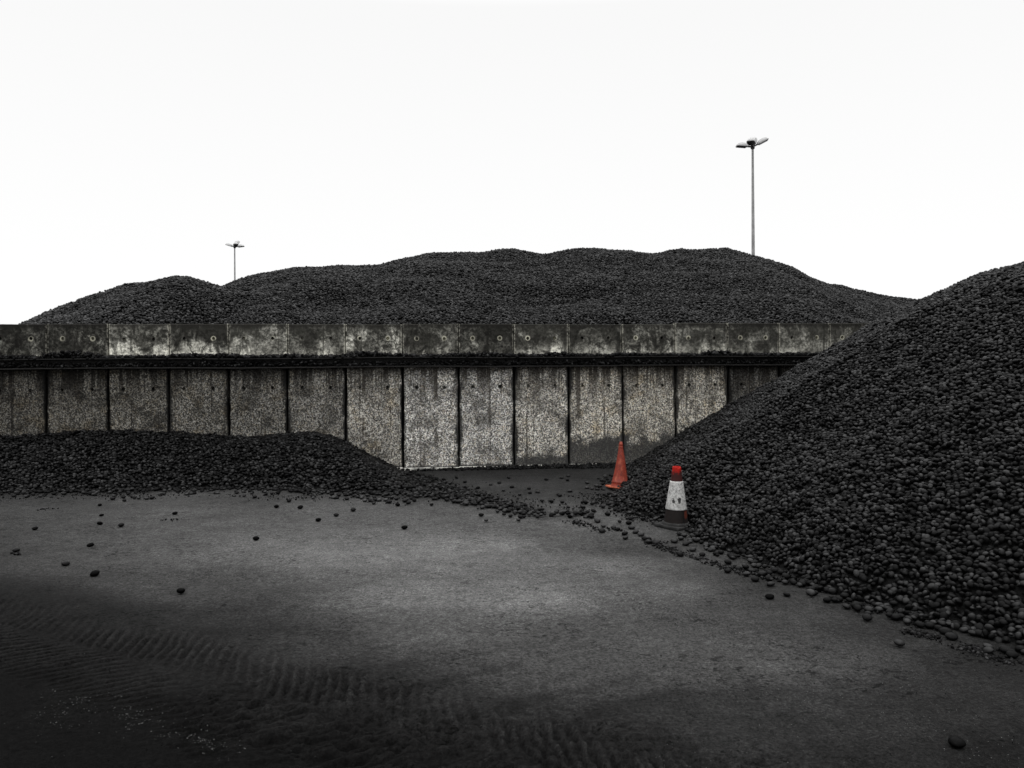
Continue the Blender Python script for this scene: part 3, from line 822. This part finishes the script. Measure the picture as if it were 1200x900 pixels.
# tone, foot damp height, warmth of the lower panels; tone, algae, salts of the upper ones; low tones at the left hold dust and painted vignette darkening
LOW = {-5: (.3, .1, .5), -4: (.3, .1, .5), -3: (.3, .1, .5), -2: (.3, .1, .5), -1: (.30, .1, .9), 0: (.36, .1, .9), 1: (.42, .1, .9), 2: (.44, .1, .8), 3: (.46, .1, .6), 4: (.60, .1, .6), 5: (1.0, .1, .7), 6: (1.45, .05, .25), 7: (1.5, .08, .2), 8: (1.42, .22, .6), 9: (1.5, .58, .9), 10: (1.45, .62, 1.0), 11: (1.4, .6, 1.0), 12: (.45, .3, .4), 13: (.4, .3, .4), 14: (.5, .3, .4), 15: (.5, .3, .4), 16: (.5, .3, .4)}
UPP = {-5: (.5, .9, .3), -4: (.5, .9, .3), -3: (.5, .9, .3), -2: (.5, .9, .3), -1: (.55, .95, .3), 0: (.62, .95, .35), 1: (1.08, .85, .9), 2: (.85, .95, .8), 3: (.92, .6, .9), 4: (.88, .75, .9), 5: (.95, .85, .8), 6: (.72, .8, .6), 7: (.60, .9, .6), 8: (.92, .75, .9), 9: (.62, .7, .5), 10: (.88, .9, 1.0), 11: (.72, .6, .8), 12: (.56, .6, .4), 13: (.66, .4, .4), 14: (.62, .4, .4), 15: (.6, .4, .4), 16: (.6, .4, .4)}
LOWLAB = {9: 'lower panel with a dark splash-stained foot beside the orange cone', 10: 'lower panel with a dark damp foot behind the two cones'}
for k in range(-5, 16):
    rr = random.Random(100 + k)
    wide = rr.choice((0.010, 0.014, 0.020))
    bm = panel_bm(wide, 1 - rr.choice((0.006, 0.010, 0.014)), UP0 - 0.006, (0.255, 0.745), 1.475 + rr.uniform(-0.012, 0.012), 0.18, 0.014, 100 + k)
    o = bm_obj('lower_panel', bm, M_LOW, wall, False, (k, rr.uniform(-0.008, 0.008), 0.0))
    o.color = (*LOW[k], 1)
    if k in LOWLAB: o['label'] = LOWLAB[k]
    top = WALL_TOP + (0.0 if k < 11 else 0.02) + rr.uniform(-0.006, 0.006)
    bm = panel_bm(0.006, 1 - 0.006, top - UP0, (0.255, 0.745), 0.385 + rr.uniform(-0.01, 0.01), 0.15, 0.004, 200 + k)
    o = bm_obj('upper_panel', bm, M_UP, wall, False, (k, 0.035 + rr.uniform(-0.006, 0.006), UP0))
    o.color = (*UPP[k], 1)
    if k == 1: o['label'] = 'upper panel with the palest salt-bleached face'
bm = bmesh.new(); box(bm, -5, 16, 0.19, 0.22, 0, WALL_TOP - 0.06)
bm_obj('backing_board', bm, M_BEAM, wall)
# rolled steel beam along the face: web and two flanges
bm = bmesh.new()
prof = [(0, 0), (-0.13, 0), (-0.13, 0.018), (-0.03, 0.026), (-0.03, 0.150), (-0.13, 0.158), (-0.13, 0.176), (0, 0.176)]
nseg = 84
rings = []
for i in range(nseg + 1):
    x = -5 + 21 * i / nseg
    dz = 0.006 * math.sin(x * 1.3) + random.uniform(-0.0025, 0.0025)
    rings.append([bm.verts.new((x, yy - 0.012, BEAM0 + zz + dz)) for yy, zz in prof])
m = len(prof)
for a, b in zip(rings, rings[1:]):
    for i in range(m): bm.faces.new((a[i], a[(i + 1) % m], b[(i + 1) % m], b[i]))
bm.faces.new(rings[0]); bm.faces.new(list(reversed(rings[-1])))
bmesh.ops.recalc_face_normals(bm, faces=bm.faces)
bm_obj('steel_beam', bm, M_BEAM, wall)
# foot of the units
bm = bmesh.new()
for i in range(42):
    x = -5 + i * 0.5
    box(bm, x + 0.002, x + 0.498, -0.05 - random.uniform(0, 0.012), -0.012, -0.05, 0.045 + random.uniform(-0.012, 0.012), 0.008)
bm_obj('footing', bm, M_FOOT, wall)

def wall_pt(k, d, z): return np.array([WX0 + k * CT - d * ST, WY0 + k * ST + d * CT, z])
# crumbs lodged on the beam and along the foot of the wall
pts, size = [], []
for i in range(6500):
    k = random.uniform(-5, 15.5)
    hump = max(0, vnoise(np.array([k * 1.7 + 30]), np.array([2.5]))[0] - 0.35) * 0.09
    if 0.0 < k < 1.6: hump += 0.06 * math.exp(-((k - 0.35) / 0.4) ** 2)
    pts.append(wall_pt(k, -random.uniform(-0.03, 0.135), BEAM0 + 0.178 + random.uniform(0, 0.03 + hump * 1.3))); size.append(random.choice([0.3, 0.45, 0.7, 1.0]) * random.uniform(0.7, 1.2))
for i in range(3800):
    k = random.uniform(-5, 15.5)
    pts.append(wall_pt(k, -random.uniform(0.04, 0.13), BEAM0 + 0.030 + random.uniform(0, 0.02) + 0.07 * random.random() ** 2)); size.append(random.choice([0.3, 0.5, 0.8]) * random.uniform(0.7, 1.2))
for i in range(2600):
    k = random.triangular(6.0, 10.6, 10.0); d = abs(random.gauss(0, 0.07)) * (1.0 if k < 9 else 1.6)
    pts.append(wall_pt(k, -0.05 - d, 0.008 + max(0, random.gauss(0.03, 0.025) * (k - 5.5) / 5 * (1 - d * 4)))); size.append(random.choice([0.2, 0.3, 0.45, 0.7]) * random.uniform(0.7, 1.2))
# trails of crushed crumbs on the floor
for poly, n, wd in (([(760, 634), (800, 650), (840, 662), (880, 672), (935, 684)], 520, 0.05), ([(990, 705), (1050, 720), (1085, 735)], 160, 0.05), ([(1060, 740), (1085, 744), (1098, 748)], 180, 0.03), ([(1125, 758), (1160, 768), (1185, 778)], 260, 0.04), ([(670, 610), (700, 620), (730, 622)], 150, 0.06), ([(690, 580), (720, 590), (770, 612)], 700, 0.16),
                    ([(0, 583), (200, 580), (480, 586)], 420, 0.16), ([(500, 565), (600, 585), (690, 600)], 300, 0.25), ([(45, 597), (60, 597)], 30, 0.04), ([(195, 609), (210, 609)], 20, 0.04), ([(15, 649), (24, 650)], 10, 0.03)):
    Q = gpoly(poly); L = np.cumsum([0] + list(np.linalg.norm(np.diff(Q, axis=0), axis=1)))
    for i in range(n):
        t = random.uniform(0, L[-1]); x = np.interp(t, L, Q[:, 0]) + random.gauss(0, wd); y = np.interp(t, L, Q[:, 1]) + random.gauss(0, wd)
        s = random.choice([0.12, 0.18, 0.25, 0.4]); pts.append(np.array([x, y, 0.012 * s])); size.append(s)
for i in range(500):
    x, y = g(random.uniform(-50, 1250), random.uniform(590, 900)); s = random.uniform(0.04, 0.13)
    pts.append(np.array([x, y, 0.004])); size.append(s)
pts = np.array(pts); size = np.array(size)
stuff_of_lumps('coal_crumbs', np.zeros((0, 3)), None, pts, size, rng.uniform(-3.1, 3.1, (len(pts), 3)), 'broken coal crumbs lodged on the wall beam and trodden into the yard floor', 'coal crumbs')

# ------------------------------------------------------------------ traffic cones
def mat_cone_white():
    nt = NT('scuffed_reflective_sleeve'); p = objc(nt); x, y, z = sep(nt, p)
    n = nt.noise(p, 38, 4, 0.75); n2 = nt.noise(p, 12, 3, 0.6)
    c = nt.mix(nt.rng(n, 0.35, 0.6), (0.16, 0.16, 0.157), (0.46, 0.46, 0.45))
    c = nt.mix(nt.math('MULTIPLY', nt.rng(n2, 0.42, 0.6), nt.rng(z, 0.20, 0.34, 0.75, 0.1)), c, (0.26, 0.26, 0.25))
    # two worn holes where the sheet has gone
    for hx, hz, rx, rz in ((-0.052, 0.300, 0.014, 0.036), (0.012, 0.322, 0.022, 0.042)):
        d = nt.math('ADD', nt.math('POWER', nt.math('DIVIDE', nt.math('SUBTRACT', x, hx), rx), 2.0), nt.math('POWER', nt.math('DIVIDE', nt.math('SUBTRACT', z, hz), rz), 2.0))
        d = nt.math('ADD', d, nt.math('MULTIPLY', nt.math('SUBTRACT', n, 0.5), 4.5))
        c = nt.mix(nt.math('MULTIPLY', nt.rng(d, 0.5, 1.3, 1.0, 0.0), nt.math('LESS_THAN', y, 0.0)), c, (0.02, 0.02, 0.02))
    return nt.fin(c, 0.6, 0.35)
def mat_cone_body():
    nt = NT('grimy_red_plastic'); p = objc(nt); x, y, z = sep(nt, p)
    n = nt.noise(p, 16, 4, 0.7); n2 = nt.noise(nt.map(p, (30, 30, 3)), 1.0, 3, 0.6)
    red = nt.mix(n, (0.20, 0.005, 0.003), (0.33, 0.009, 0.004))
    grime = nt.math('MAXIMUM', nt.rng(nt.math('ADD', z, nt.math('MULTIPLY', nt.math('SUBTRACT', n, 0.5), 0.16)), 0.60, 0.66, 0.92, 0.0), nt.rng(z, 0.2, 0.24, 1.0, 0.0))
    # a rubbed patch on the right shows the orange again
    dx = nt.math('DIVIDE', nt.math('SUBTRACT', x, 0.098), 0.034); dz = nt.math('DIVIDE', nt.math('SUBTRACT', z, 0.160), 0.050)
    pt = nt.rng(nt.math('ADD', nt.math('ADD', nt.math('MULTIPLY', dx, dx), nt.math('MULTIPLY', dz, dz)), nt.math('MULTIPLY', nt.math('SUBTRACT', n, 0.5), 2.5)), 0.4, 1.4, 1.0, 0.0)
    c = nt.mix(grime, red, nt.mix(n2, (0.008, 0.0045, 0.004), (0.007, 0.0065, 0.0062)))
    c = nt.mix(nt.math('MULTIPLY', pt, 0.55), c, (0.10, 0.018, 0.008))
    bx = nt.math('ABSOLUTE', nt.math('DIVIDE', nt.math('SUBTRACT', x, 0.062), 0.012))
    c = nt.mix(nt.math('MULTIPLY', nt.rng(bx, 0.7, 1.1, 1.0, 0.0), nt.math('LESS_THAN', z, 0.19)), c, (0.003, 0.003, 0.003))
    return nt.fin(c, nt.rng(n, 0.3, 0.7, 0.55, 0.8), 0.15)
def mat_cone_orange():
    nt = NT('dusty_orange_plastic'); p = objc(nt); x, y, z = sep(nt, p)
    n = nt.noise(p, 24, 4, 0.7); n2 = nt.noise(p, 70, 2, 0.7)
    c = nt.mix(nt.rng(n, 0.3, 0.7), (0.15, 0.018, 0.009), (0.27, 0.033, 0.014))
    c = nt.mix(nt.rng(n2, 0.45, 0.62, 0.38, 0.0), c, (0.040, 0.014, 0.010))
    c = nt.mix(nt.rng(nt.noise(nt.map(p, (1, 1, 0.25)), 20, 3, 0.6), 0.55, 0.68, 0.0, 0.35), c, (0.36, 0.11, 0.06))
    return nt.fin(c, 0.6, 0.3)
M_CW, M_CB, M_CO = mat_cone_white(), mat_cone_body(), mat_cone_orange()
M_RUB = mat_plain('dusty_rubber', (0.010, 0.010, 0.010), (0.025, 0.025, 0.0245), 14, 0.9, 0.2)
M_COB = mat_plain('lit_orange_plastic', (0.28, 0.06, 0.028), (0.38, 0.10, 0.05), 20, 0.6, 0.3)  # paler than the body: light on the upturned base put into the colour

def plate(bm, a, z0, z1, n=8):
    box(bm, -a, a, -a, a, z0, z1, 0.012)

cw = empty('traffic_cone', (CONE_W[0], CONE_W[1], 0.0), (R(0), R(1.2), R(0)))
tag(cw, 'grimy red traffic cone with a scuffed white reflective sleeve on a square rubber base', 'traffic cone', 'traffic cones at the foot of the big heap')
bm = bmesh.new(); plate(bm, 0.185, 0.0, 0.034)
lathe(bm, [(0.165, 0.039), (0.158, 0.055), (0.146, 0.060)], 32)
bm_obj('base', bm, M_RUB, cw, False, None, (0, 0, R(38)))
bm = bmesh.new()
lathe(bm, [(0.138, 0.055), (0.134, 0.075), (0.117, 0.205), (0.112, 0.23), (0.072, 0.52), (0.066, 0.535), (0.049, 0.68), (0.048, 0.692)], 40, cap=False)
# open top lip, with an inner wall
lathe(bm, [(0.048, 0.692), (0.042, 0.694), (0.040, 0.60)], 40, cap=False)
bmesh.ops.remove_doubles(bm, verts=bm.verts, dist=0.0005)
# torn notch in the rim
for v in bm.verts:
    if v.co.z > 0.68 and v.co.y < 0.01:
        a = math.atan2(v.co.y, v.co.x)
        if -2.0 < a < -0.7: v.co.z -= 0.020 * (1 - abs((a + 1.35) / 0.65))
        if a > -0.6: v.co.z -= 0.008
bm_obj('body', bm, M_CB, cw, True)
bm = bmesh.new()
lathe(bm, [(0.1175, 0.206), (0.1215, 0.204), (0.1215, 0.214), (0.0765, 0.512), (0.0755, 0.526), (0.070, 0.528)], 40, cap=False, wob=lambda a, z: 0.008 * math.sin(3 * a + z * 20))
bm_obj('reflective_sleeve', bm, M_CW, cw, True)

co = empty('traffic_cone', (CONE_O[0], CONE_O[1], 0.012), (R(-2), R(3.6), 0))
tag(co, 'slim plain orange traffic cone leaning slightly, its base buried under spilled coal', 'traffic cone', 'traffic cones at the foot of the big heap')
bm = bmesh.new()
lathe(bm, [(0.128, 0.02), (0.126, 0.035), (0.121, 0.04), (0.118, 0.085), (0.1215, 0.090), (0.1215, 0.100), (0.116, 0.106), (0.100, 0.20), (0.060, 0.44), (0.036, 0.585), (0.033, 0.60), (0.036, 0.605), (0.036, 0.618), (0.030, 0.624), (0.029, 0.642), (0.033, 0.647), (0.032, 0.662), (0.024, 0.668), (0.022, 0.695)], 36, cap=False)
lathe(bm, [(0.022, 0.695), (0.017, 0.696), (0.016, 0.60)], 36, cap=False)
bmesh.ops.remove_doubles(bm, verts=bm.verts, dist=0.0005)
for v in bm.verts:                                   # knocked slightly out of round
    v.co.x += 0.010 * math.sin(v.co.z * 6.0); v.co.y *= 0.97
bm_obj('body', bm, M_CO, co, True)
bm = bmesh.new()
box(bm, -0.165, 0.165, -0.165, 0.165, 0.0, 0.022, 0.008)
bmesh.ops.subdivide_edges(bm, edges=[e for e in bm.edges if e.calc_length() > 0.2], cuts=5, use_grid_fill=True)
for v in bm.verts:                                   # corner curled up out of the coal
    t = max(0, (-v.co.x - v.co.y) - 0.10); v.co.z += 0.32 * t * t
    if v.co.x - v.co.y > 0.1: v.co.z -= 0.10 * (v.co.x - v.co.y - 0.1)
bm_obj('base', bm, M_COB, co, False, (0, 0, 0.004), (0, 0, R(12)))

# ------------------------------------------------------------------ floodlight masts
def lamp_head_bm():
    """flat tapered floodlight casing, lens underneath; hinge at the origin, pointing along +X"""
    bm = bmesh.new()
    secs = [(0.10, 0.13, -0.05, 0.10), (0.22, 0.24, -0.07, 0.15), (0.55, 0.31, -0.07, 0.17), (0.80, 0.30, -0.07, 0.12), (0.92, 0.24, -0.06, 0.02)]
    rings = []
    for x, hw, z0, z1 in secs:
        rings.append([bm.verts.new(p) for p in ((x, -hw, z0), (x, hw, z0), (x, hw * 0.95, z0 + 0.4 * (z1 - z0)), (x, hw * 0.55, z1), (x, -hw * 0.55, z1), (x, -hw * 0.95, z0 + 0.4 * (z1 - z0)))])
    for a, b in zip(rings, rings[1:]):
        for i in range(6): bm.faces.new((a[i], a[(i + 1) % 6], b[(i + 1) % 6], b[i]))
    bm.faces.new(list(reversed(rings[0]))); bm.faces.new(rings[-1])
    bmesh.ops.recalc_face_normals(bm, faces=bm.faces)
    bmesh.ops.bevel(bm, geom=list(bm.edges), offset=0.012, segments=1, affect='EDGES')
    return bm
def mast(px, ytop, Y, azs, tilts, label, rad=0.10, hs=1.0):
    a, b = ray(px, ytop)
    X, H = a * Y, HC - b * Y
    t = empty('floodlight_mast', (X, Y, 0))
    tag(t, label, 'floodlight mast', 'floodlight masts behind the coal')
    bm = bmesh.new(); lathe(bm, [(rad * 2.2, 0), (rad * 2.2, 0.05), (rad * 1.45, 0.06), (rad * 1.35, H * 0.4), (rad * 0.8, H - 0.1), (rad * 0.7, H + 0.12)], 20)
    bm_obj('pole', bm, M_MAST, t, True)
    bm = bmesh.new(); lathe(bm, [(rad * 1.3, H - 0.30), (rad * 1.5, H - 0.25), (rad * 1.5, H - 0.02), (rad * 1.2, H + 0.05)], 20)
    bm_obj('head_collar', bm, M_DARK, t, True)
    for az, tl in zip(azs, tilts):
        ct = Matrix.Rotation(R(az), 4, 'Z') @ Matrix.Rotation(R(-tl), 4, 'Y')
        bm = bmesh.new(); box(bm, 0.06, 0.50, -0.05, 0.05, -0.06, 0.06, 0.01); bmesh.ops.transform(bm, matrix=ct, verts=bm.verts)
        arm = bm_obj('arm', bm, M_DARK, t, False, (0, 0, H - 0.14))
        off = Matrix.Translation((0.32, 0, 0.02)) @ Matrix.Diagonal((hs, hs, hs * 1.25, 1))
        bm = lamp_head_bm(); bmesh.ops.transform(bm, matrix=ct @ off, verts=bm.verts)
        hd = bm_obj('lamp_head', bm, M_LAMP, t, False, (0, 0, H - 0.14))
        bm = bmesh.new(); box(bm, 0.18, 0.88, -0.24, 0.24, -0.082, -0.074, 0.003); bmesh.ops.transform(bm, matrix=ct @ off, verts=bm.verts)
        bm_obj('lens', bm, M_GLASS, hd, False)
    return t
mast(882, 170, 60, (183, -115, 70, -10), (4, 9, 46, 26), 'taller-looking steel floodlight mast rising behind the highest coal mound', 0.105, 1.05)
mast(275, 288.5, 116, (172, -62, -6, 82), (18, 14, 6, 48), 'thin distant floodlight mast rising in the notch between two coal mounds', 0.115, 1.22)
